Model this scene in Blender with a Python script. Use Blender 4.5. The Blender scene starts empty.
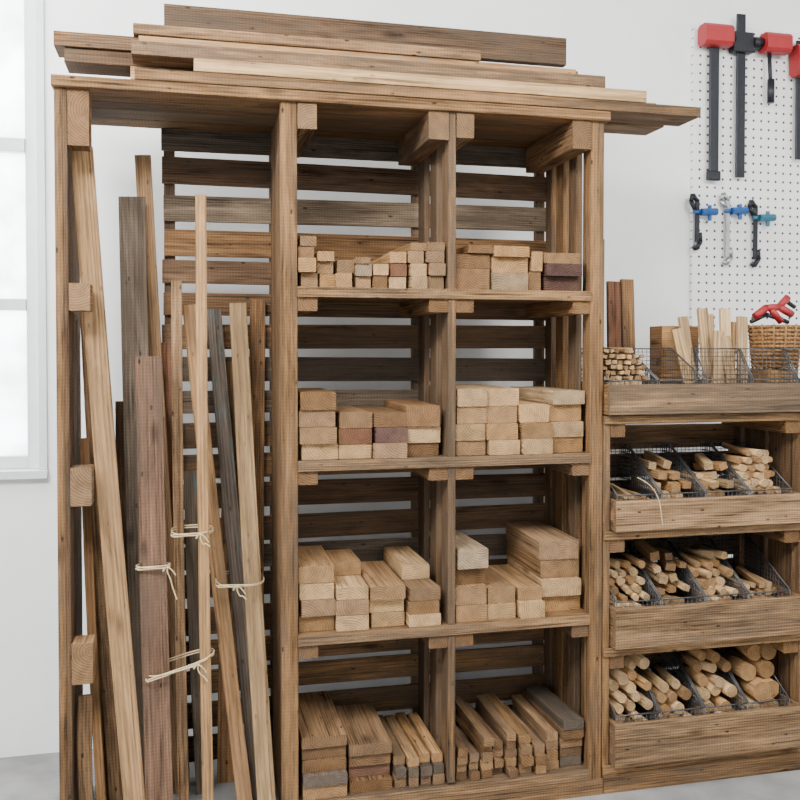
import bpy, math, random
from mathutils import Vector, Matrix
random.seed(31)
R=random.random
def U(a,b): return a+(b-a)*random.random()
scene=bpy.context.scene

# ------------------------------------------------------------ materials
def new_mat(name):
    m=bpy.data.materials.new(name); m.use_nodes=True
    nt=m.node_tree; b=nt.nodes['Principled BSDF']
    return m,nt,b
def wood_mat(name,ring=.3,blotch=.5,fibre=.5,knot=.8,rough=.75,gain=1.0,stain=0.0,scol=(.10,.078,.06),st0=.50,saw=0.0,nails=0.0):
    m,nt,b=new_mat(name); N=nt.nodes; L=nt.links
    lc=N.new('ShaderNodeAttribute'); lc.attribute_name='lc'
    tn=N.new('ShaderNodeAttribute'); tn.attribute_name='tint'
    eg=N.new('ShaderNodeAttribute'); eg.attribute_name='endg'
    def mp(s):
        n=N.new('ShaderNodeMapping'); n.inputs['Scale'].default_value=s
        L.new(lc.outputs['Vector'],n.inputs['Vector']); return n.outputs[0]
    def noise(v,sc,det=3,ro=.55,dist=0):
        n=N.new('ShaderNodeTexNoise'); n.inputs['Scale'].default_value=sc
        n.inputs['Detail'].default_value=det; n.inputs['Roughness'].default_value=ro
        n.inputs['Distortion'].default_value=dist
        L.new(v,n.inputs['Vector']); return n.outputs['Fac']
    def math_(op,a,bb,c=None):
        n=N.new('ShaderNodeMath'); n.operation=op
        for i,q in enumerate((a,bb,c)):
            if q is None: continue
            if isinstance(q,(int,float)): n.inputs[i].default_value=q
            else: L.new(q,n.inputs[i])
        return n.outputs[0]
    def mrange(v,a,b_,c,d):
        n=N.new('ShaderNodeMapRange'); n.inputs['From Min'].default_value=a; n.inputs['From Max'].default_value=b_
        n.inputs['To Min'].default_value=c; n.inputs['To Max'].default_value=d
        L.new(v,n.inputs['Value']); return n.outputs[0]
    w=N.new('ShaderNodeTexWave'); w.wave_type='RINGS'; w.rings_direction='X'
    w.inputs['Scale'].default_value=38; w.inputs['Distortion'].default_value=4.5
    w.inputs['Detail'].default_value=2.5; w.inputs['Detail Scale'].default_value=.45
    L.new(mp((.06,1,1)),w.inputs['Vector'])
    fib=noise(mp((5,170,170)),1,4,.65)
    blo=noise(mp((2.6,16,16)),1,5,.65,.8)
    big=noise(mp((1.1,4,4)),1,3,.55)
    vo=N.new('ShaderNodeTexVoronoi'); vo.inputs['Scale'].default_value=1
    L.new(mp((3.2,9,9)),vo.inputs['Vector'])
    kn=mrange(vo.outputs['Distance'],.05,.17,1-knot*.75,1)
    v=math_('MULTIPLY_ADD',w.outputs['Fac'],ring,1-ring*.5)
    v2=math_('MULTIPLY_ADD',fib,fibre*2.4,-fibre*1.2)
    v3=math_('MULTIPLY_ADD',blo,blotch*2.6,-blotch*1.3)
    v4=math_('MULTIPLY_ADD',big,1.2,-.6)
    s=math_('ADD',math_('ADD',v,v2),math_('ADD',v3,v4))
    s=math_('MULTIPLY',s,kn)
    if nails:
        v5=N.new('ShaderNodeTexVoronoi'); v5.inputs['Scale'].default_value=1
        L.new(mp((11,26,26)),v5.inputs['Vector'])
        s=math_('MULTIPLY',s,mrange(v5.outputs['Distance'],.06,.13,1-nails,1))
        cr=noise(mp((1.6,75,75)),1,2,.5,.3)
        s=math_('MULTIPLY',s,mrange(cr,.27,.36,.35,1))
    if saw:
        sw=N.new('ShaderNodeTexWave'); sw.bands_direction='X'; sw.inputs['Scale'].default_value=28; sw.inputs['Distortion'].default_value=3
        sw.inputs['Detail Scale'].default_value=6
        L.new(mp((1,1,1)),sw.inputs['Vector'])
        s=math_('MULTIPLY',s,math_('MULTIPLY_ADD',sw.outputs['Fac'],saw,1-saw*.5))
    em=noise(mp((30,24,24)),1,5,.7)
    se=math_('ADD',math_('MULTIPLY_ADD',w.outputs['Fac'],.30,.62),mrange(em,.3,.7,-.24,.22))
    dif=math_('SUBTRACT',se,s)
    s=math_('MULTIPLY_ADD',dif,eg.outputs['Fac'],s)
    s=math_('MAXIMUM',s,.12)
    s=math_('MULTIPLY',s,gain)
    sc=N.new('ShaderNodeVectorMath'); sc.operation='SCALE'
    L.new(tn.outputs['Color'],sc.inputs[0]); L.new(s,sc.inputs['Scale'])
    mx=N.new('ShaderNodeMix'); mx.data_type='RGBA'
    wn=math_('ADD',noise(mp((1.7,11,11)),1.3,5,.7),math_('MULTIPLY_ADD',tn.outputs['Alpha'],.20,-.10))
    sf=mrange(wn,st0,st0+.17,0,stain)
    sf=math_('MULTIPLY',sf,math_('MULTIPLY_ADD',eg.outputs['Fac'],-.5,1.0))
    L.new(sf,mx.inputs['Factor']); L.new(sc.outputs[0],mx.inputs['A'])
    mx.inputs['B'].default_value=(*scol,1)
    L.new(mx.outputs['Result'],b.inputs['Base Color'])
    b.inputs['Roughness'].default_value=rough
    b.inputs['Specular IOR Level'].default_value=.15
    bp=N.new('ShaderNodeBump'); bp.inputs['Strength'].default_value=.6; bp.inputs['Distance'].default_value=.005
    L.new(s,bp.inputs['Height']); L.new(bp.outputs[0],b.inputs['Normal'])
    return m
def flat_mat(name,col,rough=.5,metal=0,var=.15,scale=40,bump=.1):
    m,nt,b=new_mat(name); N=nt.nodes; L=nt.links
    tc=N.new('ShaderNodeTexCoord'); n=N.new('ShaderNodeTexNoise'); n.inputs['Scale'].default_value=scale
    n.inputs['Detail'].default_value=4
    L.new(tc.outputs['Object'],n.inputs['Vector'])
    r=N.new('ShaderNodeValToRGB')
    r.color_ramp.elements[0].position=.3; r.color_ramp.elements[1].position=.7
    r.color_ramp.elements[0].color=tuple(c*(1-var) for c in col)+(1,)
    r.color_ramp.elements[1].color=tuple(min(1,c*(1+var)) for c in col)+(1,)
    L.new(n.outputs['Fac'],r.inputs[0]); L.new(r.outputs[0],b.inputs['Base Color'])
    b.inputs['Roughness'].default_value=rough; b.inputs['Metallic'].default_value=metal
    bp=N.new('ShaderNodeBump'); bp.inputs['Strength'].default_value=bump; bp.inputs['Distance'].default_value=.002
    L.new(n.outputs['Fac'],bp.inputs['Height']); L.new(bp.outputs[0],b.inputs['Normal'])
    return m
MW=wood_mat('reclaimed_pallet_wood',ring=.34,blotch=1.0,fibre=1.0,knot=.85,stain=.65,scol=(.085,.064,.046),st0=.48,saw=.14,nails=.8)
MS=wood_mat('sawn_lumber',ring=.34,blotch=.6,fibre=.65,knot=.7,stain=.5,scol=(.17,.108,.06),st0=.52,nails=.4)
MP=wood_mat('paint_flecked_wood',ring=.3,blotch=.7,fibre=.7,knot=.6,stain=.9,scol=(.035,.20,.24),st0=.58,nails=.5)
MWIRE=flat_mat('basket_wire',(.08,.08,.08),.45,.6)
MBLK=flat_mat('clamp_black_steel',(.020,.022,.028),.45,.5)
MRED=flat_mat('clamp_red_plastic',(.30,.011,.015),.5,0,.08)
MBLUE=flat_mat('clamp_blue_plastic',(.008,.08,.27),.4,0,.08)
MTEAL=flat_mat('clamp_teal_plastic',(.02,.12,.18),.4,0,.08)
MSTEEL=flat_mat('clamp_steel',(.40,.42,.43),.35,.9)
MTWINE=flat_mat('jute_twine',(.58,.45,.27),.9,0,.2,400)
MWALL=flat_mat('painted_plaster',(.83,.84,.84),.85,0,.03,5,.15)
MTRIM=flat_mat('white_window_paint',(.62,.64,.66),.5,0,.04,20,.1)
MFLOOR=flat_mat('concrete_floor',(.23,.23,.225),.7,0,.25,6,.3)
MCEIL=flat_mat('ceiling_paint',(.7,.7,.7),.9,0,.03,5)
MWICK=flat_mat('wicker',(.27,.14,.052),.8,0,.4,60,.5)
MG,nt,b=new_mat('blown_out_pane'); N=nt.nodes; L=nt.links  # added translucent pane, overexposed view and foliage blur put into its colour
tr=N.new('ShaderNodeBsdfTranslucent'); gl=N.new('ShaderNodeBsdfGlossy'); gl.inputs['Roughness'].default_value=.25
tc=N.new('ShaderNodeTexCoord'); n1=N.new('ShaderNodeTexNoise'); n1.inputs['Scale'].default_value=4.5; n1.inputs['Detail'].default_value=4
L.new(tc.outputs['Object'],n1.inputs['Vector'])
rp=N.new('ShaderNodeValToRGB'); rp.color_ramp.elements[0].position=.35; rp.color_ramp.elements[1].position=.62
rp.color_ramp.elements[0].color=(.50,.58,.55,1); rp.color_ramp.elements[1].color=(.95,.97,.98,1)
L.new(n1.outputs['Fac'],rp.inputs[0]); L.new(rp.outputs[0],tr.inputs['Color'])
ms=N.new('ShaderNodeMixShader'); ms.inputs[0].default_value=.05
L.new(tr.outputs[0],ms.inputs[1]); L.new(gl.outputs[0],ms.inputs[2]); L.new(ms.outputs[0],nt.nodes['Material Output'].inputs['Surface'])

LIGHT=(.47,.300,.148); TAN=(.33,.190,.086); MID=(.195,.106,.048); DARK=(.085,.050,.028)
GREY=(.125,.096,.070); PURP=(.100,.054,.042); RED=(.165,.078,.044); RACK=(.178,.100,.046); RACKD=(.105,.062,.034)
HONEY=(.37,.205,.082); ASH=(.33,.235,.14); UMB=(.25,.150,.078)
def jt(c,a=.12):
    k=1+U(-a,a); h=U(-.07,.07)
    return (c[0]*k*(1+h*.4),c[1]*k,c[2]*k*(1-h),random.choice((0,.3,.5,.6,.8,1.0,1.3)))

# ------------------------------------------------------------ mesh accumulator
class Acc:
    def __init__(s): s.V=[];s.F=[];s.LC=[];s.T=[];s.E=[];s.S=[]
    def build(s,name,mat,parent=None):
        V=s.V
        lo=[min(v[i] for v in V) for i in range(3)]; hi=[max(v[i] for v in V) for i in range(3)]
        c=Vector(((lo[0]+hi[0])/2,(lo[1]+hi[1])/2,lo[2]))
        me=bpy.data.meshes.new(name)
        me.from_pydata([tuple(Vector(v)-c) for v in V],[],s.F); me.update()
        a=me.attributes.new('lc','FLOAT_VECTOR','POINT'); a.data.foreach_set('vector',[q for l in s.LC for q in l])
        a=me.attributes.new('tint','FLOAT_COLOR','POINT'); a.data.foreach_set('color',[q for l in s.T for q in (l[0],l[1],l[2],l[3] if len(l)>3 else .5)])
        a=me.attributes.new('endg','FLOAT','FACE'); a.data.foreach_set('value',[float(e) for e in s.E])
        me.polygons.foreach_set('use_smooth',[bool(q) for q in s.S])
        me.materials.append(mat)
        o=bpy.data.objects.new(name,me); o.location=c; scene.collection.objects.link(o)
        if parent:
            o.parent=parent; o.location=c-parent.location
        return o
def tube(acc,P,prof,side_of,tint,smooth=False,lcoff=None):
    s_,u_=side_of; n=len(prof); base=len(acc.V)
    off=lcoff or (R()*40,random.choice((-1,1))*U(.01,.07),random.choice((-1,1))*U(.01,.07))
    d=0
    for i,p in enumerate(P):
        if i: d+=(Vector(P[i])-Vector(P[i-1])).length
        for a,b in prof:
            acc.V.append(tuple(Vector(p)+s_*a+u_*b)); acc.LC.append((d+off[0],a+off[1],b+off[2])); acc.T.append(tint)
    for i in range(len(P)-1):
        for k in range(n):
            a=base+i*n+k; b=base+i*n+(k+1)%n
            acc.F.append((a,b,b+n,a+n)); acc.E.append(0); acc.S.append(smooth)
    acc.F.append(tuple(base+k for k in range(n))[::-1]); acc.E.append(1); acc.S.append(False)
    e=base+(len(P)-1)*n
    acc.F.append(tuple(e+k for k in range(n))); acc.E.append(1); acc.S.append(False)
def board(acc,p0,p1,up,w,t,tint,ch=.002,seg=1,bow=0.0):
    p0=Vector(p0);p1=Vector(p1);x=(p1-p0).normalized(); up=Vector(up)
    s_=up.cross(x).normalized(); u_=x.cross(s_).normalized()
    a,b=w/2,t/2; c=min(ch,a*.4,b*.4)
    prof=[(-a,-b+c),(-a+c,-b),(a-c,-b),(a,-b+c),(a,b-c),(a-c,b),(-a+c,b),(-a,b-c)]
    P=[]
    for i in range(seg+1):
        f=i/seg; P.append(p0.lerp(p1,f)+(s_*bow+u_*bow*.6)*math.sin(math.pi*f))
    tube(acc,P,prof,(s_,u_),tint)
def bx(acc,x0,x1,y0,y1,z0,z1,tint,axis='X',ch=.002,seg=1,bow=0):
    xc,yc,zc=(x0+x1)/2,(y0+y1)/2,(z0+z1)/2
    if axis=='X': board(acc,(x0,yc,zc),(x1,yc,zc),(0,0,1),y1-y0,z1-z0,tint,ch,seg,bow)
    elif axis=='Y': board(acc,(xc,y0,zc),(xc,y1,zc),(0,0,1),x1-x0,z1-z0,tint,ch,seg,bow)
    else: board(acc,(xc,yc,z0),(xc,yc,z1),(0,1,0),x1-x0,y1-y0,tint,ch,seg,bow)
def rod(acc,p0,p1,r,tint=(1,1,1),n=10,jit=0,smooth=True):
    p0=Vector(p0);p1=Vector(p1);x=(p1-p0).normalized()
    up=Vector((0,0,1)) if abs(x.z)<.9 else Vector((0,1,0))
    s_=up.cross(x).normalized(); u_=x.cross(s_).normalized()
    prof=[]
    for k in range(n):
        a=2*math.pi*k/n; rr=r*(1+U(-jit,jit)); prof.append((math.cos(a)*rr,math.sin(a)*rr))
    tube(acc,[p0,p1],prof,(s_,u_),tint,smooth,(R()*40,U(-.004,.004),U(-.004,.004)))
def empty(name,loc):
    e=bpy.data.objects.new(name,None); e.location=loc; e.empty_display_size=.1; scene.collection.objects.link(e); return e
def lathe(acc,c,prof,n=24,tint=(1,1,1)):
    base=len(acc.V)
    for r,z in prof:
        for k in range(n):
            a=2*math.pi*k/n
            acc.V.append((c[0]+r*math.cos(a),c[1]+r*math.sin(a),c[2]+z)); acc.LC.append((0,0,0)); acc.T.append(tint)
    for i in range(len(prof)-1):
        for k in range(n):
            a=base+i*n+k;b=base+i*n+(k+1)%n
            acc.F.append((a,b,b+n,a+n)); acc.E.append(0); acc.S.append(True)

# ------------------------------------------------------------ room
WY=.80
SC=(WY+2.95)/3.60
def sz(z): return 1.59+(z-1.59)*SC
def boxes(name,mat,bl):
    a=Acc()
    for b in bl: bx(a,*b,(1,1,1),'X',.0005)
    return a.build(name,mat)
WX0,WX1,WZ0,WZ1=-1.75,-.562,sz(1.14),3.2
boxes('wall_back',MWALL,[(WX1,4.2,WY,WY+.2,0,3.6),(-3.2,WX0,WY,WY+.2,0,3.6),(WX0,WX1,WY,WY+.2,0,WZ0),(WX0,WX1,WY,WY+.2,WZ1,3.6)])
boxes('wall_left',MWALL,[(-3.4,-3.2,-5.5,WY+.2,0,3.6)])
boxes('wall_right',MWALL,[(4.2,4.4,-5.5,WY+.2,0,3.6)])
boxes('floor',MFLOOR,[(-3.4,4.4,-5.5,WY+.2,-.12,0)])
boxes('ceiling',MCEIL,[(-3.4,4.4,-5.5,WY+.2,3.6,3.7)])
we=empty('window_1',((WX0+WX1)/2,WY,WZ0))
a=Acc(); W=(1,1,1)
fy0,fy1=WY+.03,WY+.085
bx(a,WX0,WX0+.05,fy0,fy1,WZ0+.005,WZ1,W,'Z'); bx(a,WX1-.045,WX1,fy0,fy1,WZ0+.005,WZ1,W,'Z')
i0,i1=WX0+.051,WX1-.046
bx(a,i0,i1,fy0+.004,fy1,WZ0+.005,WZ0+.055,W); bx(a,i0,i1,fy0+.004,fy1,WZ1-.05,WZ1,W)
bx(a,i0,i1,fy0-.012,fy1,sz(1.742),sz(1.785),W); bx(a,i0,i1,fy0-.012,fy1,sz(2.335),sz(2.385),W)
bx(a,-1.17,-1.135,fy0+.008,fy1-.004,WZ0+.056,WZ1-.051,W,'Z')
bx(a,WX1+.001,WX1+.034,WY-.012,WY+.03,WZ0+.006,WZ1,W,'Z')
a.build('frame',MTRIM,we)
a=Acc(); bx(a,WX0-.03,WX1+.035,WY-.03,WY+.03,WZ0-.03,WZ0+.004,W); a.build('sill',MTRIM,we)
a=Acc(); y=fy0+.03
a.V+= [(WX0+.02,y,WZ0+.02),(WX1-.02,y,WZ0+.02),(WX1-.02,y,WZ1-.02),(WX0+.02,y,WZ1-.02)]; a.LC+=[(0,0,0)]*4; a.T+=[W]*4; a.F.append((0,1,2,3)); a.E.append(0); a.S.append(0)
a.build('glass',MG,we)

# ------------------------------------------------------------ lumber rack
SH=[1.80,1.226,.648,.090]
TOP=2.40
EDGE=(.255,.148,.070)
a=Acc()
y=0
for wy in (.10,.115,.105,.115):
    bx(a,-.390,-.366,y,y+wy,0,TOP,jt(RACK),'Z',seg=4,bow=.001); y+=wy+.004
bx(a,-.366,-.352,.0,.05,0,TOP,jt(RACKD),'Z')
for z0,z1 in ((1.715,1.80),(1.105,1.225),(.545,.675),(2.225,2.398)):
    bx(a,-.351,-.288,.002,.085,z0,z1,jt(UMB if z0<2 else MID),'Y')
bx(a,.303,.357,0,.04,0,TOP,jt(RACK,.04),'Z',seg=6,bow=.001)
y=.042
for wy in (.10,.105,.10,.105):
    bx(a,.314,.344,y,y+wy,0,TOP,jt(RACK,.2),'Z'); y+=wy+.003
bx(a,.873,.899,0,.085,.1,TOP,jt(RACK,.05),'Z')
bx(a,.875,.897,.16,.245,.1,TOP,jt(RACK),'Z')
bx(a,.875,.897,.33,.42,.1,TOP,jt(RACKD),'Z')
bx(a,1.397,1.447,0,.04,0,TOP,jt(RACK,.05),'Z')
for y0,y1 in ((.042,.10),(.155,.225),(.275,.345),(.39,.45)):
    bx(a,1.412,1.436,y0,y1,0,TOP,jt(RACK,.2),'Z')
for zi,z in enumerate(SH):
    y=.0
    for wy in (.105,.11,.11,.115):
        bx(a,.350,1.405,y+.002,y+wy,z-.026,z,jt(RACK,.2),'X'); y+=wy+.003
    bx(a,.357,1.397,-.008,.0,z-.034,z+.0,jt(EDGE,.08),'X')
    if zi<3:
        for x0,x1 in ((.359,.424),(.806,.872),(.900,.964),(1.332,1.396)):
            h=.052
            bx(a,x0,x1,.004,.445,z-.027-h,z-.027,jt(MID,.2),'Y')
for x0,x1,h in ((.359,.422,.085),(.802,.872,.095),(.900,.962,.085),(1.325,1.396,.10)):
    bx(a,x0,x1,-.004,.445,TOP-h,TOP-.001,jt((.21,.122,.06),.15),'Y')
z=.06
while z<2.36:
    h=U(.083,.099); x0=-.075+U(-.01,.01); dz=U(-.005,.005)
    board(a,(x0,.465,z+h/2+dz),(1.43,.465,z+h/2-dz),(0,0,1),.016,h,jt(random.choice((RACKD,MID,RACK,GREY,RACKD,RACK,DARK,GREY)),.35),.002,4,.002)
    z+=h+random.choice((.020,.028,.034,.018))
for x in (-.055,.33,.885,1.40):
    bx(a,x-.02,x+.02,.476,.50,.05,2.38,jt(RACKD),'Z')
y=-.018
for wy in (.115,.12,.118,.12):
    bx(a,-.396,1.462,y,y+wy,TOP,TOP+.034,jt(RACK,.2),'X',seg=3,bow=.001); y+=wy+.004
bx(a,.303,1.447,-.012,.0,0,.055,jt(RACK),'X')
a.build('lumber_rack',MW)

# ------------------------------------------------------------ planks on top of rack
def plank(name,x0,x1,y0,y1,z0,z1,t,mat=MS,bow=.003,dy=0):
    a=Acc(); yc,zc=(y0+y1)/2,(z0+z1)/2
    board(a,(x0,yc-dy,zc),(x1,yc+dy,zc),(0,0,1),y1-y0,z1-z0,t,.002,8,bow); return a.build(name,mat)
Z=TOP+.036
plank('long_plank',-.15,1.815,-.020,.13,Z,Z+.034,(*RACK,.7),MW)
plank('long_plank',-.10,1.765,.15,.29,Z,Z+.034,UMB,MW)
plank('long_plank',.03,1.60,-.02,.105,Z+.0375,Z+.078,(*LIGHT,.6),MS,.002)
plank('long_plank',-.17,1.715,.12,.25,Z+.0375,Z+.080,(.38,.24,.12,.6),MS,.002)
plank('long_plank',-.375,1.15,.13,.26,Z+.083,Z+.126,(*RACKD,.8),MW)
plank('long_plank',-.16,1.45,-.0,.11,Z+.083,Z+.126,(*UMB,.9),MW)
plank('long_plank',-.405,1.40,.12,.25,Z+.130,Z+.176,(*MID,.9),MW)
plank('long_plank',-.14,1.36,.05,.115,Z+.129,Z+.158,TAN,MP)
plank('long_plank',-.16,1.02,.10,.24,Z+.180,Z+.214,UMB,MW)
plank('long_plank',-.065,1.385,.19,.225,Z+.218,Z+.318,(*RACKD,.8),MW,.001)

# ------------------------------------------------------------ leaning boards
def lean(top,bot,w,t,tint,mat=MS,twist=0,bow=.005):
    a=Acc(); top=Vector(top); bot=Vector(bot)
    n=Vector((math.sin(twist),-math.cos(twist),0))
    board(a,bot,top,n,w,t,tint,.0018,10,bow)
    return a.build('leaning_board',mat)
lean((-.325,.15,2.25),(-.155,.04,.0),.068,.024,(.34,.205,.098,.7))
lean((-.181,.36,2.13),(-.125,.20,.0),.090,.02,(*GREY,1.0),MW)
lean((-.146,.42,2.29),(-.02,.36,.0),.056,.022,(*UMB,.6))
lean((-.120,.12,1.57),(-.086,.03,.0),.086,.026,(.135,.078,.050,.6),MW,.1,.002)
lean((-.029,.26,1.83),(-.012,.12,.0),.036,.024,UMB,MW)
lean((.015,.31,1.75),(.195,.10,.0),.052,.022,(.30,.17,.078,.9))
lean((.052,.15,2.11),(.066,.03,.0),.036,.026,(.33,.19,.085,.8))
lean((.100,.40,1.74),(.245,.17,.0),.054,.022,(.115,.09,.07),MP)
lean((.184,.35,1.76),(.262,.06,.0),.060,.024,(.38,.25,.13,.8))
lean((.262,.43,1.78),(.25,.38,.0),.056,.022,MID,MW)
lean((-.217,.41,1.41),(-.20,.33,.0),.055,.022,DARK,MW)
lean((-.332,.31,1.73),(-.235,.24,.0),.040,.024,UMB,MW)
lean((-.06,.435,1.62),(-.03,.42,.0),.075,.022,RED,MW)
lean((-.31,.40,1.0),(-.28,.30,.0),.045,.022,MID)
lean((-.325,.14,.46),(-.318,.11,.0),.045,.02,UMB,MW)
lean((.18,.44,1.55),(.14,.40,.0),.07,.02,MID,MW)
lean((-.328,.20,1.30),(-.27,.12,.0),.03,.02,MID)
lean((.02,.43,1.15),(.06,.33,.0),.06,.02,GREY,MP)

def twine(pts,r=.0022):
    cu=bpy.data.curves.new('twine_tie','CURVE'); cu.dimensions='3D'; cu.bevel_depth=r; cu.bevel_resolution=2
    sp=cu.splines.new('NURBS'); sp.points.add(len(pts)-1)
    for i,p in enumerate(pts): sp.points[i].co=(*p,1)
    sp.use_endpoint_u=True; sp.order_u=3
    cu.materials.append(MTWINE)
    o=bpy.data.objects.new('twine_tie',cu); scene.collection.objects.link(o); return o
def tie(x0,x1,y0,y1,z,slope=0,tail=.1,tx=None):
    P=[]
    for k in range(2):
        zz=z+k*.008
        P+=[(x0,y0,zz),(x1,y0,zz+slope),(x1+.004,y1,zz+slope),(x0-.004,y1,zz),(x0-.004,y0,zz)]
    tx=tx if tx is not None else x1-.01
    kz=z+slope*(tx-x0)/(x1-x0)
    P+=[(tx,y0-.004,kz),(tx+.008,y0-.012,kz+.012),(tx+.002,y0-.014,kz-.006),(tx+.014,y0-.012,kz-.03),(tx+.02,y0-.01,kz-tail*.6),(tx+.034,y0-.012,kz-tail)]
    twine(P)
    twine([(tx,y0-.012,kz+.006),(tx-.012,y0-.014,kz-.012),(tx-.004,y0-.016,kz+.010),(tx+.018,y0-.016,kz+.002),(tx+.03,y0-.014,kz-.02)])
tie(-.155,-.055,.048,.095,.885,.0,.10)
tie(-.045,.085,.055,.205,.985,.0,.035,.04)
tie(-.125,.085,.018,.15,.53,.055,.05,.03)
tie(.10,.26,.10,.30,.80,-.01,.04,.16)

# ------------------------------------------------------------ lumber stacks in bays
def vary(t):
    r=R()
    if r<.28: return random.choice((MID,ASH,RED,UMB,MID,UMB))
    if r<.52: return random.choice((HONEY,TAN,UMB))
    return t
def stack(X0,zb,cols,mat=MS,hk=1.0):
    a=Acc()
    for col in cols:
        x,w,hs,tints,y0,Lg=col
        z=zb+.0005; cx=X0+x+w/2
        for i,h in enumerate(hs):
            h=h*hk
            t=vary(tints[i%len(tints)])
            yy=y0+U(-.010,.022); L_=min(Lg+U(-.05,.02),.44-yy); rot=U(-.022,.018); dx=U(-.0015,.0015)
            board(a,(cx+dx-rot*.3,yy,z+h/2),(cx+dx+rot*L_,yy+L_,z+h/2),(0,0,1),w-.002-R()*.006,h-.0015,jt(t,.25),.0022)
            z+=h
    return a.build('lumber_stack',mat)
A=.364;B=.904
stack(A,SH[0],[(0,.06,[.042,.042,.034,.03],[TAN,LIGHT,MID,TAN],.01,.4),(.063,.060,[.040,.036,.03],[LIGHT,TAN,LIGHT],.02,.4),
 (.126,.060,[.044,.040],[TAN,LIGHT],.02,.4),(.190,.058,[.034,.036,.02],[LIGHT,LIGHT,TAN],.01,.4),(.250,.056,[.038,.034],[MID,LIGHT],.02,.4),
 (.310,.062,[.036,.040,.034],[LIGHT,TAN,LIGHT],.02,.4),(.374,.06,[.038,.038,.038,.024],[LIGHT,LIGHT,LIGHT,TAN],.015,.4),(.436,.064,[.040,.038,.036,.026],[TAN,LIGHT,LIGHT,LIGHT],.02,.4)],hk=1.14)
stack(B,SH[0],[(0,.132,[.066,.044],[MID,MID],.012,.42),(.136,.134,[.054,.048,.034],[LIGHT,TAN,MID],.012,.42),
 (.273,.048,[.060,.062],[MID,TAN],.01,.4),(.325,.138,[.046,.040,.034],[PURP,PURP,RED],.012,.42)],hk=1.13)
a=Acc(); bx(a,B+.045,B+.133,.015,.42,SH[0]+.127,SH[0]+.155,jt(MID),'Y'); a.build('lumber_stack',MS)
stack(A,SH[1],[(0,.126,[.054,.056,.056,.062],[LIGHT,TAN,LIGHT,MID],.012,.36),(.130,.118,[.050,.052,.056],[LIGHT,LIGHT,TAN],.016,.36),
 (.251,.116,[.052,.052,.050],[MID,PURP,MID],.012,.4),(.370,.124,[.046,.058,.072],[MID,LIGHT,MID],.03,.4)])
stack(B,SH[1],[(0,.114,[.052,.058,.060,.062],[TAN,LIGHT,TAN,LIGHT],.010,.42),(.117,.118,[.052,.058,.060,.062],[LIGHT,TAN,MID,LIGHT],.014,.42),
 (.238,.114,[.056,.054,.064],[LIGHT,TAN,LIGHT],.012,.4),(.355,.126,[.056,.056,.060,.050],[LIGHT,LIGHT,TAN,LIGHT],.02,.4)])
stack(A,SH[2],[(0,.122,[.054,.054,.056,.058],[TAN,MID,LIGHT,TAN],.015,.36),(.125,.114,[.054,.052,.044],[LIGHT,TAN,LIGHT],.012,.30),
 (.242,.122,[.050,.048,.048],[LIGHT,LIGHT,TAN],.014,.40),(.367,.115,[.042,.044,.046],[LIGHT,TAN,MID],.010,.40),])
a=Acc(); bx(a,A+.375,A+.475,.12,.43,SH[2]+.134,SH[2]+.185,jt(LIGHT),'Y'); bx(a,A+.13,A+.235,.16,.36,SH[2]+.152,SH[2]+.20,jt(TAN),'Y'); a.build('lumber_stack',MS)
stack(B,SH[2],[(0,.116,[.060,.066,.060,.070],[LIGHT,MID,LIGHT,TAN],.014,.30),(.119,.108,[.056,.058],[LIGHT,LIGHT],.006,.33),
 (.230,.098,[.058,.046],[LIGHT,TAN],.012,.38),(.332,.154,[.060,.062,.066,.070],[LIGHT,LIGHT,TAN,LIGHT],.05,.40)])
def stk(acc,X0,zb,x,w,hs,tints,y0,Lg,fan=0):
    z=zb+.0005; cx=X0+x+w/2
    for i,h in enumerate(hs):
        t=tints[i%len(tints)]; yy=y0+U(-.012,.024); rot=U(-.035,.02)+fan; L_=min(Lg-U(0,.08),.44-yy)
        board(acc,(cx,yy,z+h/2),(cx+rot*L_,yy+L_,z+h/2),(0,0,1),w-.002-R()*.010,h-.0015,jt(t,.25),.0025)
        z+=h
a=Acc(); stk(a,A,SH[3],.005,.158,[.044,.04,.042,.04,.038],[TAN,GREY,MID,MID,UMB],.012,.42); a.build('weathered_board_stack',MW)
a=Acc(); stk(a,A,SH[3],.168,.15,[.04,.042,.04,.04],[MID,RED,MID,UMB],.03,.42); a.build('weathered_board_stack',MW)
a=Acc()
for k in range(4): stk(a,A,SH[3],.325+k*.045,.043,[.036,.034,.032],[UMB,GREY,TAN],.02,.42)
a.build('weathered_board_stack',MW)
a=Acc()
for k in range(5): stk(a,B,SH[3],.004+k*.046,.044,[.03]*random.choice((3,4,5)),[MID,TAN,UMB,MID,TAN],.01+.01*(k%2),.42)
a.build('weathered_board_stack',MW)
a=Acc()
for k in range(3): stk(a,B,SH[3],.238+k*.052,.05,[.034]*(3+(k+1)%2),[TAN,MID,UMB],.015,.42)
stk(a,B,SH[3],.396,.09,[.036]*5,[GREY,MID,TAN,MID],.02,.42)
a.build('weathered_board_stack',MW)

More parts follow.
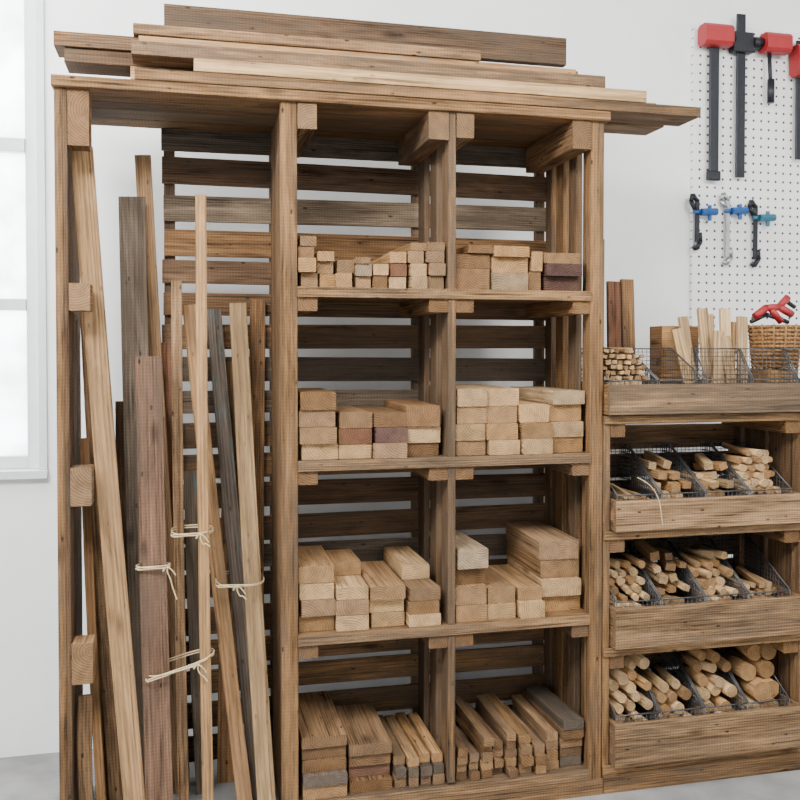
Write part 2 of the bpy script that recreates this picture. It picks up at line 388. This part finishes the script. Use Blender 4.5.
# ------------------------------------------------------------ crate shelf unit (right)
RX0,RX1=1.450,2.305
a=Acc()
for x0,x1 in ((RX0,RX0+.026),(RX1-.045,RX1)):
    bx(a,x0,x1,.0,.05,0,1.358,jt(RACK),'Z'); bx(a,x0,x1,.38,.43,0,1.358,jt(RACK),'Z')
    bx(a,x0+.004,x1-.004,.07,.2,0,1.355,jt(RACKD),'Z'); bx(a,x0+.004,x1-.004,.22,.36,0,1.355,jt(RACKD),'Z')
TR=[1.36,.945,.525,.100]
for i,z in enumerate(TR):
    y=.0
    for wy in (.13,.14,.14):
        bx(a,RX0+.002,RX1-.002,y+.001,y+wy,z-.028,z-.002,jt(RACK),'X'); y+=wy+.004
    bx(a,RX0,RX1,-.01,.0,z-.032,z-.002,jt(EDGE,.05),'X')
    if i<3:
        bx(a,RX0+.028,RX0+.085,.003,.42,z-.08,z-.029,jt(MID),'Y')
        bx(a,RX1-.11,RX1-.047,.003,.42,z-.08,z-.029,jt(MID),'Y')
for z in [.15+.115*k for k in range(10)]:
    bx(a,RX0,RX1,.432,.45,z,z+U(.09,.105),jt(random.choice((RACKD,DARK,MID)),.2),'X')
bx(a,RX0,RX1,-.012,.0,0,.067,jt(RACK),'X')
a.build('crate_shelf_unit',MW)

CR=(.23,.14,.072)
def crate(x0,x1,y0,y1,z0,z1):
    a=Acc()
    bx(a,x0,x1,y0,y0+.02,z0,z1,jt(CR,.1),'X')
    bx(a,x0,x0+.018,y0+.02,y1-.02,z0,z1,jt(MID),'Y'); bx(a,x1-.018,x1,y0+.02,y1-.02,z0,z1,jt(MID),'Y')
    bx(a,x0,x1,y1-.02,y1,z0,z1,jt(MID),'X')
    zf=z1-.075
    n=3; w=(y1-y0-.04)/n
    for k in range(n): bx(a,x0+.018,x1-.018,y0+.02+k*w,y0+.02+(k+1)*w-.003,zf-.012,zf,jt(MID),'X')
    for xx in (x0+.018,x1-.043): bx(a,xx,xx+.025,y0+.02,y0+.045,z0,z1-.002,jt(MID),'Z')
    a.build('wooden_crate',MW)
    return zf
def basket(x0,x1,y0,y1,z0,hf,hb):
    a=Acc(); r=.0012; c=(1,1,1); sp=.017
    top=lambda y: hf+(hb-hf)*min(1,((y-y0)/(y1-y0))*1.25)
    ny=int((y1-y0)/sp); nx=int((x1-x0)/sp); nz=int(hb/sp)
    for X in (x0,x1):
        for i in range(ny+1):
            y=y0+(y1-y0)*i/ny; rod(a,(X,y,z0),(X,y,z0+top(y)),r,c,4)
        for k in range(1,nz+1):
            z=sp*k
            if z>hb: break
            ys=y0 if z<=hf else y0+(z-hf)/(hb-hf)*(y1-y0)/1.25
            if y1-ys>.004: rod(a,(X,ys,z0+z),(X,y1,z0+z),r,c,4)
        yk=y0+(y1-y0)/1.25
        rod(a,(X,y0,z0+hf),(X,yk,z0+hb),.0028,c,6); rod(a,(X,yk,z0+hb),(X,y1,z0+hb),.0028,c,6)
        rod(a,(X,y0,z0),(X,y0,z0+hf),.0026,c,6)
    for (Y,h) in ((y0,hf),(y1,hb)):
        for i in range(nx+1):
            x=x0+(x1-x0)*i/nx; rod(a,(x,Y,z0),(x,Y,z0+h),r,c,4)
        k=1
        while sp*k<h: rod(a,(x0,Y,z0+sp*k),(x1,Y,z0+sp*k),r,c,4); k+=1
        rod(a,(x0,Y,z0+h),(x1,Y,z0+h),.0028,c,6)
        rod(a,(x0,Y,z0+.002),(x1,Y,z0+.002),.0028,c,6)
    for i in range(0,ny+1,2):
        y=y0+(y1-y0)*i/ny; rod(a,(x0,y,z0+.001),(x1,y,z0+.001),r,c,4)
    a.build('wire_basket',MWIRE)
def pile(name,x0,x1,y0,z0,rows,r,L_,tints,sq=False,ang=.05,tilt=0.0,slope=0):
    a=Acc()
    for k in range(rows):
        rr=r
        n=max(1,int((x1-x0)/(2.05*rr))); off=(rr*.9 if k%2 else 0)
        for i in range(n-(1 if k%2 and n>2 else 0)):
            if k==rows-1 and n>2 and R()<.25: continue
            r_=rr*U(.74,1.03); x=x0+rr+off+i*(x1-x0-2*rr)/max(1,n-1)*(1 if not k%2 else .97)
            x+=U(-.25,.25)*rr; x=min(max(x,x0+rr),x1-rr)
            y=y0+U(0,.035)+k*slope; z=z0+rr+k*rr*1.78+(U(-.2,.2)*rr if k else 0)
            an=U(-ang,ang); tl=U(-ang,ang)*(.4 if k else .1)+tilt
            LL=L_*U(.7,1)
            dx=math.sin(an)*LL
            if x+dx>x1-rr*.7 or x+dx<x0+rr*.7: dx=-dx*.3
            p0=(x,y,z); p1=(x+dx,y+LL,z+math.sin(tl)*LL)
            t=jt(random.choice(tints),.22)
            if sq: board(a,p0,p1,(R()*.6-.3,0,1),r_*1.8,r_*U(1.1,1.8),t,.001)
            else: rod(a,p0,p1,r_,t,14,.05)
    a.build(name,MS)
PL=(.50,.33,.17)
PT=[1.47,1.056,.670,.256]; PB=[1.362,.947,.527,.102]
for i in range(4):
    x0,x1=(1.452,2.50) if i==0 else (RX0+.030,RX1-.05)
    y0=-.045 if i==0 else -.04
    y1=.325 if i==0 else .375
    zf=crate(x0,x1,y0,y1,PB[i],PT[i])
    for k in range(5 if i==0 else 4):
        if i: b0=RX0+.056+.181*k; bw=.174
        else: b0=1.475+.193*k; bw=.185
        yb=.295 if i==0 else .33
        if i==0 and k>=2: yb=.105
        basket(b0,b0+bw,y0+.045,yb,zf+.003,.085,[.20,.235,.235,.25][i])
        c0,c1=b0+.006,b0+bw-.006; zz=zf+.006; yy=y0+.058
        P=dict(tints=[PL,PL,TAN])
        if i==0 and k==0: pile('kindling_sticks',c0,c1,yy,zz,10,.011,.22,sq=True,ang=.15,slope=.006,**P)
        if i==0 and k==1: pile('kindling_sticks',c0,c1,yy,zz,1,.011,.22,sq=True,**P)
        if i==1:
            if k==0: pile('kindling_sticks',c0,c1,yy,zz,4,.011,.26,sq=True,ang=.15,**P)
            if k==1: pile('wood_offcuts',c0,c1,yy,zz,5,.021,.20,[PL,TAN],sq=True,ang=.3,slope=.022)
            if k==2: pile('wood_offcuts',c0,c1,yy,zz,5,.020,.16,[PL,PL,TAN],sq=True,ang=.4,slope=.024)
            if k==3: pile('dowel_pieces',c0,c1,yy,zz,8,.0155,.22,[PL,TAN],ang=.15,slope=.010)
        if i==2:
            if k==0: pile('dowel_pieces',c0,c1,yy,zz,7,.016,.2,[PL,PL,TAN],ang=.2,slope=.013)
            if k==1: pile('wood_offcuts',c0,c1,yy,zz,6,.021,.18,[UMB,TAN,TAN,PL],sq=True,ang=.35,slope=.018)
            if k==2: pile('dowel_pieces',c0,c1,yy,zz,7,.017,.15,[PL,PL,TAN],ang=.4,slope=.016)
            if k==3: pile('kindling_sticks',c0,c1,yy,zz,4,.014,.26,[TAN,PL],ang=.2,sq=True,slope=.013)
        if i==3:
            if k==0: pile('dowel_pieces',c0,c1,yy,zz,7,.0205,.25,[PL,PL,TAN],ang=.05,slope=.005)
            if k==1: pile('dowel_pieces',c0,c1,yy,zz,4,.023,.20,[PL,TAN],ang=.15,slope=.012)
            if k==2: pile('dowel_pieces',c0,c1,yy,zz,6,.023,.17,[PL,TAN],ang=.35,slope=.014)
            if k==3: pile('firewood_logs',c0,c1,yy,zz,5,.038,.22,[TAN,PL,HONEY],ang=.15,slope=.012)
twine([(1.56,-.04,1.14),(1.60,-.05,1.12),(1.63,-.055,1.08),(1.64,-.062,1.04),(1.645,-.063,.99),(1.65,-.062,.97)],.0015)

# items in / behind top crate
def up(name,top,bot,w,t,tint,mat=MS,tw=0):
    a=Acc(); n=Vector((math.sin(tw),-math.cos(tw),0)); board(a,bot,top,n,w,t,tint,.002,2); return a.build(name,mat)
zf=PT[0]-.074; zs=1.3595
up('upright_board',(1.625,.415,2.04),(1.60,.37,zs),.05,.02,MID,MW)
up('upright_board',(1.690,.410,1.87),(1.675,.36,zs),.055,.02,RED,MW)
up('upright_board',(1.752,.415,1.88),(1.745,.37,zs),.055,.02,MID,MW)
a=Acc()
for x,dx,h,y in ((1.93,-.05,.28,.21),(1.965,-.035,.33,.25),(2.0,-.015,.36,.20),(2.04,.0,.34,.24),(2.075,.01,.36,.20),(2.11,.03,.31,.24),(2.15,.02,.33,.21),(1.99,.03,.27,.14),(2.06,-.02,.25,.13)):
    board(a,(x,y,zf+.006),(x+dx,y+.035,zf+h),(U(-.4,.4),-1,0),.042,.018,jt(PL,.1),.002)
a.build('wood_offcuts',MS)
a=Acc()
q0,q1,r0,r1=1.865,2.03,.330,.428
bx(a,q0,q1,r0,r0+.009,zs,1.69,jt(TAN),'X');bx(a,q0,q1,r1-.009,r1,zs,1.69,jt(MID),'X')
bx(a,q0,q0+.009,r0+.01,r1-.01,zs,1.69,jt(MID),'Y');bx(a,q1-.009,q1,r0+.01,r1-.01,zs,1.69,jt(MID),'Y')
bx(a,q0+.01,q1-.01,r0+.01,r1-.01,zs,zs+.01,jt(MID),'X')
a.build('small_wooden_box',MS)
a=Acc(); c=(2.297,.21,1.52)
lathe(a,c,[(.004,.002),(.080,.002),(.096,.17),(.09,.17),(.074,.008),(.004,.008)],28)
for k in range(11):
    z=.01+k*.0155; r=.083+.016*k/11
    P=[]
    for q in range(41):
        th=2*math.pi*q/40; rr=r+.003*math.sin(th*14+k*math.pi)
        P.append(Vector((c[0]+rr*math.cos(th),c[1]+rr*math.sin(th),c[2]+z)))
    for q in range(40): rod(a,P[q],P[q+1],.0065,(1,1,1),5)
for q in range(14):
    th=2*math.pi*q/14; rod(a,(c[0]+.084*math.cos(th),c[1]+.084*math.sin(th),c[2]),(c[0]+.101*math.cos(th),c[1]+.101*math.sin(th),c[2]+.175),.004,(1,1,1),6)
a.build('wicker_basket',MWICK)
a=Acc(); bx(a,2.225,2.36,.15,.285,zf+.001,1.519,jt(TAN),'X'); a.build('wood_block',MS)

# ------------------------------------------------------------ pegboard + clamps
m,nt,b=new_mat('pegboard_holes'); N=nt.nodes; L=nt.links
tc=N.new('ShaderNodeTexCoord'); sp=N.new('ShaderNodeVectorMath'); sp.operation='SCALE'; sp.inputs['Scale'].default_value=1/.040
fr=N.new('ShaderNodeVectorMath'); fr.operation='FRACTION'; su=N.new('ShaderNodeVectorMath'); su.operation='SUBTRACT'; su.inputs[1].default_value=(.5,.5,.5)
ml=N.new('ShaderNodeVectorMath'); ml.operation='MULTIPLY'; ml.inputs[1].default_value=(1,0,1)
ln=N.new('ShaderNodeVectorMath'); ln.operation='LENGTH'; mr=N.new('ShaderNodeMapRange')
mr.inputs['From Min'].default_value=.13; mr.inputs['From Max'].default_value=.17
L.new(tc.outputs['Object'],sp.inputs[0]);L.new(sp.outputs[0],fr.inputs[0]);L.new(fr.outputs[0],su.inputs[0]);L.new(su.outputs[0],ml.inputs[0]);L.new(ml.outputs[0],ln.inputs[0]);L.new(ln.outputs['Value'],mr.inputs['Value'])
mx=N.new('ShaderNodeMix'); mx.data_type='RGBA'; mx.inputs['A'].default_value=(.05,.05,.055,1); mx.inputs['B'].default_value=(.81,.81,.80,1)
L.new(mr.outputs[0],mx.inputs['Factor']); L.new(mx.outputs['Result'],b.inputs['Base Color']); b.inputs['Roughness'].default_value=.6
a=Acc(); bx(a,2.18*SC,3.5,WY-.022,WY-.001,sz(1.45),sz(3.03),(1,1,1),'X',.001); a.build('pegboard',m)
K=1.04*SC; DX=-.028
def kx(x): return (x+DX)*K
def cz(z): return 1.59+(z-1.59)*K
PY=WY-.024
def cb(acc,x0,x1,z0,z1,y0,y1,ch=.004,axis='X'): bx(acc,kx(x0),kx(x1),y0,y1,cz(z0),cz(z1),(1,1,1),axis,ch)
e=empty('bar_clamp',(kx(2.33),PY,cz(2.33)))
a=Acc(); cb(a,2.313,2.354,2.33,3.02,PY-.03,PY-.018,.002,'Z'); a.build('steel_bar',MBLK,e)
a=Acc(); cb(a,2.15,2.56,2.875,2.925,PY-.045,PY-.012); cb(a,2.285,2.38,2.855,2.94,PY-.05,PY-.008); a.build('jaw_head',MBLK,e)
a=Acc(); cb(a,2.183,2.225,2.33,2.90,PY-.036,PY-.022,.002,'Z'); cb(a,2.176,2.232,2.31,2.35,PY-.04,PY-.018,.004); a.build('second_bar',MBLK,e)
a=Acc()
cb(a,2.135,2.265,2.868,2.955,PY-.085,PY-.012,.020); cb(a,2.425,2.545,2.86,2.94,PY-.085,PY-.012,.020); a.build('red_grip',MRED,e)
a=Acc(); rod(a,(kx(2.265),PY-.045,cz(2.91)),(kx(2.29),PY-.045,cz(2.91)),.02,n=12); rod(a,(kx(2.38),PY-.045,cz(2.90)),(kx(2.425),PY-.045,cz(2.90)),.02,n=12)
rod(a,(kx(2.46),PY-.04,cz(2.87)),(kx(2.47),PY-.04,cz(2.70)),.009,n=10); rod(a,(kx(2.47),PY-.04,cz(2.75)),(kx(2.47),PY-.04,cz(2.65)),.016,n=10); a.build('screw',MBLK,e)
e=empty('bar_clamp',(kx(2.66),PY,cz(2.5)))
a=Acc(); cb(a,2.605,2.64,2.42,2.93,PY-.03,PY-.018,.002,'Z'); cb(a,2.58,2.80,2.80,2.85,PY-.045,PY-.012); cb(a,2.65,2.685,2.46,2.80,PY-.04,PY-.02,.002,'Z'); a.build('steel_bar',MBLK,e)
a=Acc(); cb(a,2.578,2.70,2.77,2.90,PY-.085,PY-.012,.018); a.build('red_grip',MRED,e)
def small(x,ztop,zbot,col,steel):
    e=empty('quick_grip_clamp',(kx(x),PY,cz(zbot)))
    a=Acc()
    cb(a,x-.009,x+.009,zbot+.03,ztop-.02,PY-.024,PY-.012,.002,'Z')
    def path(pts,r):
        for p,q in zip(pts,pts[1:]): rod(a,(kx(p[0]),PY-.018,cz(p[1])),(kx(q[0]),PY-.018,cz(q[1])),r,n=8)
    path([(x+.002,ztop-.03),(x-.022,ztop),(x-.03,ztop-.03),(x-.012,ztop-.06),(x+.003,ztop-.085)],.010)
    path([(x+.012,zbot+.07),(x+.016,zbot+.03),(x-.004,zbot),(x-.018,zbot+.012)],.011)
    a.build('frame',MSTEEL if steel else MBLK,e)
    a=Acc(); zc=ztop-.075
    rod(a,(kx(x+.012),PY-.03,cz(zc)),(kx(x+.085),PY-.03,cz(zc+.004)),.017,n=8,smooth=False)
    rod(a,(kx(x-.016),PY-.022,cz(zc)),(kx(x+.014),PY-.022,cz(zc)),.010,n=8)
    cb(a,x+.045,x+.06,zc-.035,zc+.03,PY-.036,PY-.022,.004,'Z')
    a.build('handle',col,e)
small(2.135,2.25,2.02,MBLUE,False)
small(2.280,2.26,1.96,MBLUE,True)
small(2.415,2.235,1.955,MTEAL,False)
e=empty('spring_clamp',(2.29,.21,1.69))
a=Acc(); z0=1.705; yy=.205
pts=[(2.20,z0+.02),(2.25,z0+.055),(2.31,z0+.06),(2.37,z0+.03)]
for p,q in zip(pts,pts[1:]): rod(a,(p[0],yy,p[1]),(q[0],yy,q[1]),.015,n=10)
rod(a,(2.31,yy,z0+.06),(2.35,yy,z0+.10),.014,n=10); rod(a,(2.27,yy,z0+.055),(2.32,yy,z0+.0),.013,n=10); a.build('grip',MRED,e)
a=Acc()
for p,q in (((2.19,z0+.0),(2.26,z0+.03)),((2.26,z0+.03),(2.36,z0+.0)),((2.34,z0+.09),(2.39,z0+.06))): rod(a,(p[0],yy+.01,p[1]),(q[0],yy+.01,q[1]),.009,n=8)
a.build('jaw',MBLK,e)

# ------------------------------------------------------------ light
w=bpy.data.worlds.new('world'); scene.world=w; w.use_nodes=True; nt=w.node_tree; bg=nt.nodes['Background']; N=nt.nodes; L=nt.links
tc=N.new('ShaderNodeTexCoord'); sx=N.new('ShaderNodeSeparateXYZ'); L.new(tc.outputs['Generated'],sx.inputs[0])
mr=N.new('ShaderNodeMapRange'); mr.inputs['From Min'].default_value=-.1; mr.inputs['From Max'].default_value=.2; mr.inputs['To Min'].default_value=1.8; mr.inputs['To Max'].default_value=14
L.new(sx.outputs['Y'],mr.inputs['Value']); L.new(mr.outputs[0],bg.inputs['Strength'])
bg.inputs['Color'].default_value=(.94,.97,1,1)
def area(name,loc,tgt,sx,sy,p,col=(1,1,1)):
    l=bpy.data.lights.new(name,'AREA'); l.shape='RECTANGLE'; l.size=sx; l.size_y=sy; l.energy=p; l.color=col
    o=bpy.data.objects.new(name,l); o.location=loc; o.rotation_euler=(Vector(tgt)-Vector(loc)).to_track_quat('-Z','Y').to_euler(); scene.collection.objects.link(o)
area('ceiling_area_light',(-.9,-2.0,3.5),(.2,0,1.2),1.6,.8,280,(1,.975,.945))
area('ceiling_area_light',(2.4,-2.6,3.5),(1.4,0,1.2),1.8,.9,160,(1,.975,.945))
area('ceiling_area_light',(-1.7,-.2,3.5),(-.2,.7,1.2),1.2,.5,100,(.99,.995,1))  # added to brighten the left wall and slat gaps, no known fixture

# ------------------------------------------------------------ camera
cd=bpy.data.cameras.new('camera'); cd.lens=40.5; cd.sensor_width=36; cd.shift_y=-.038; cam=bpy.data.objects.new('camera',cd)
cam.location=(0,-2.95,1.59); cam.rotation_euler=(math.radians(90-1.2),0,math.radians(-13.4)); scene.collection.objects.link(cam); scene.camera=cam
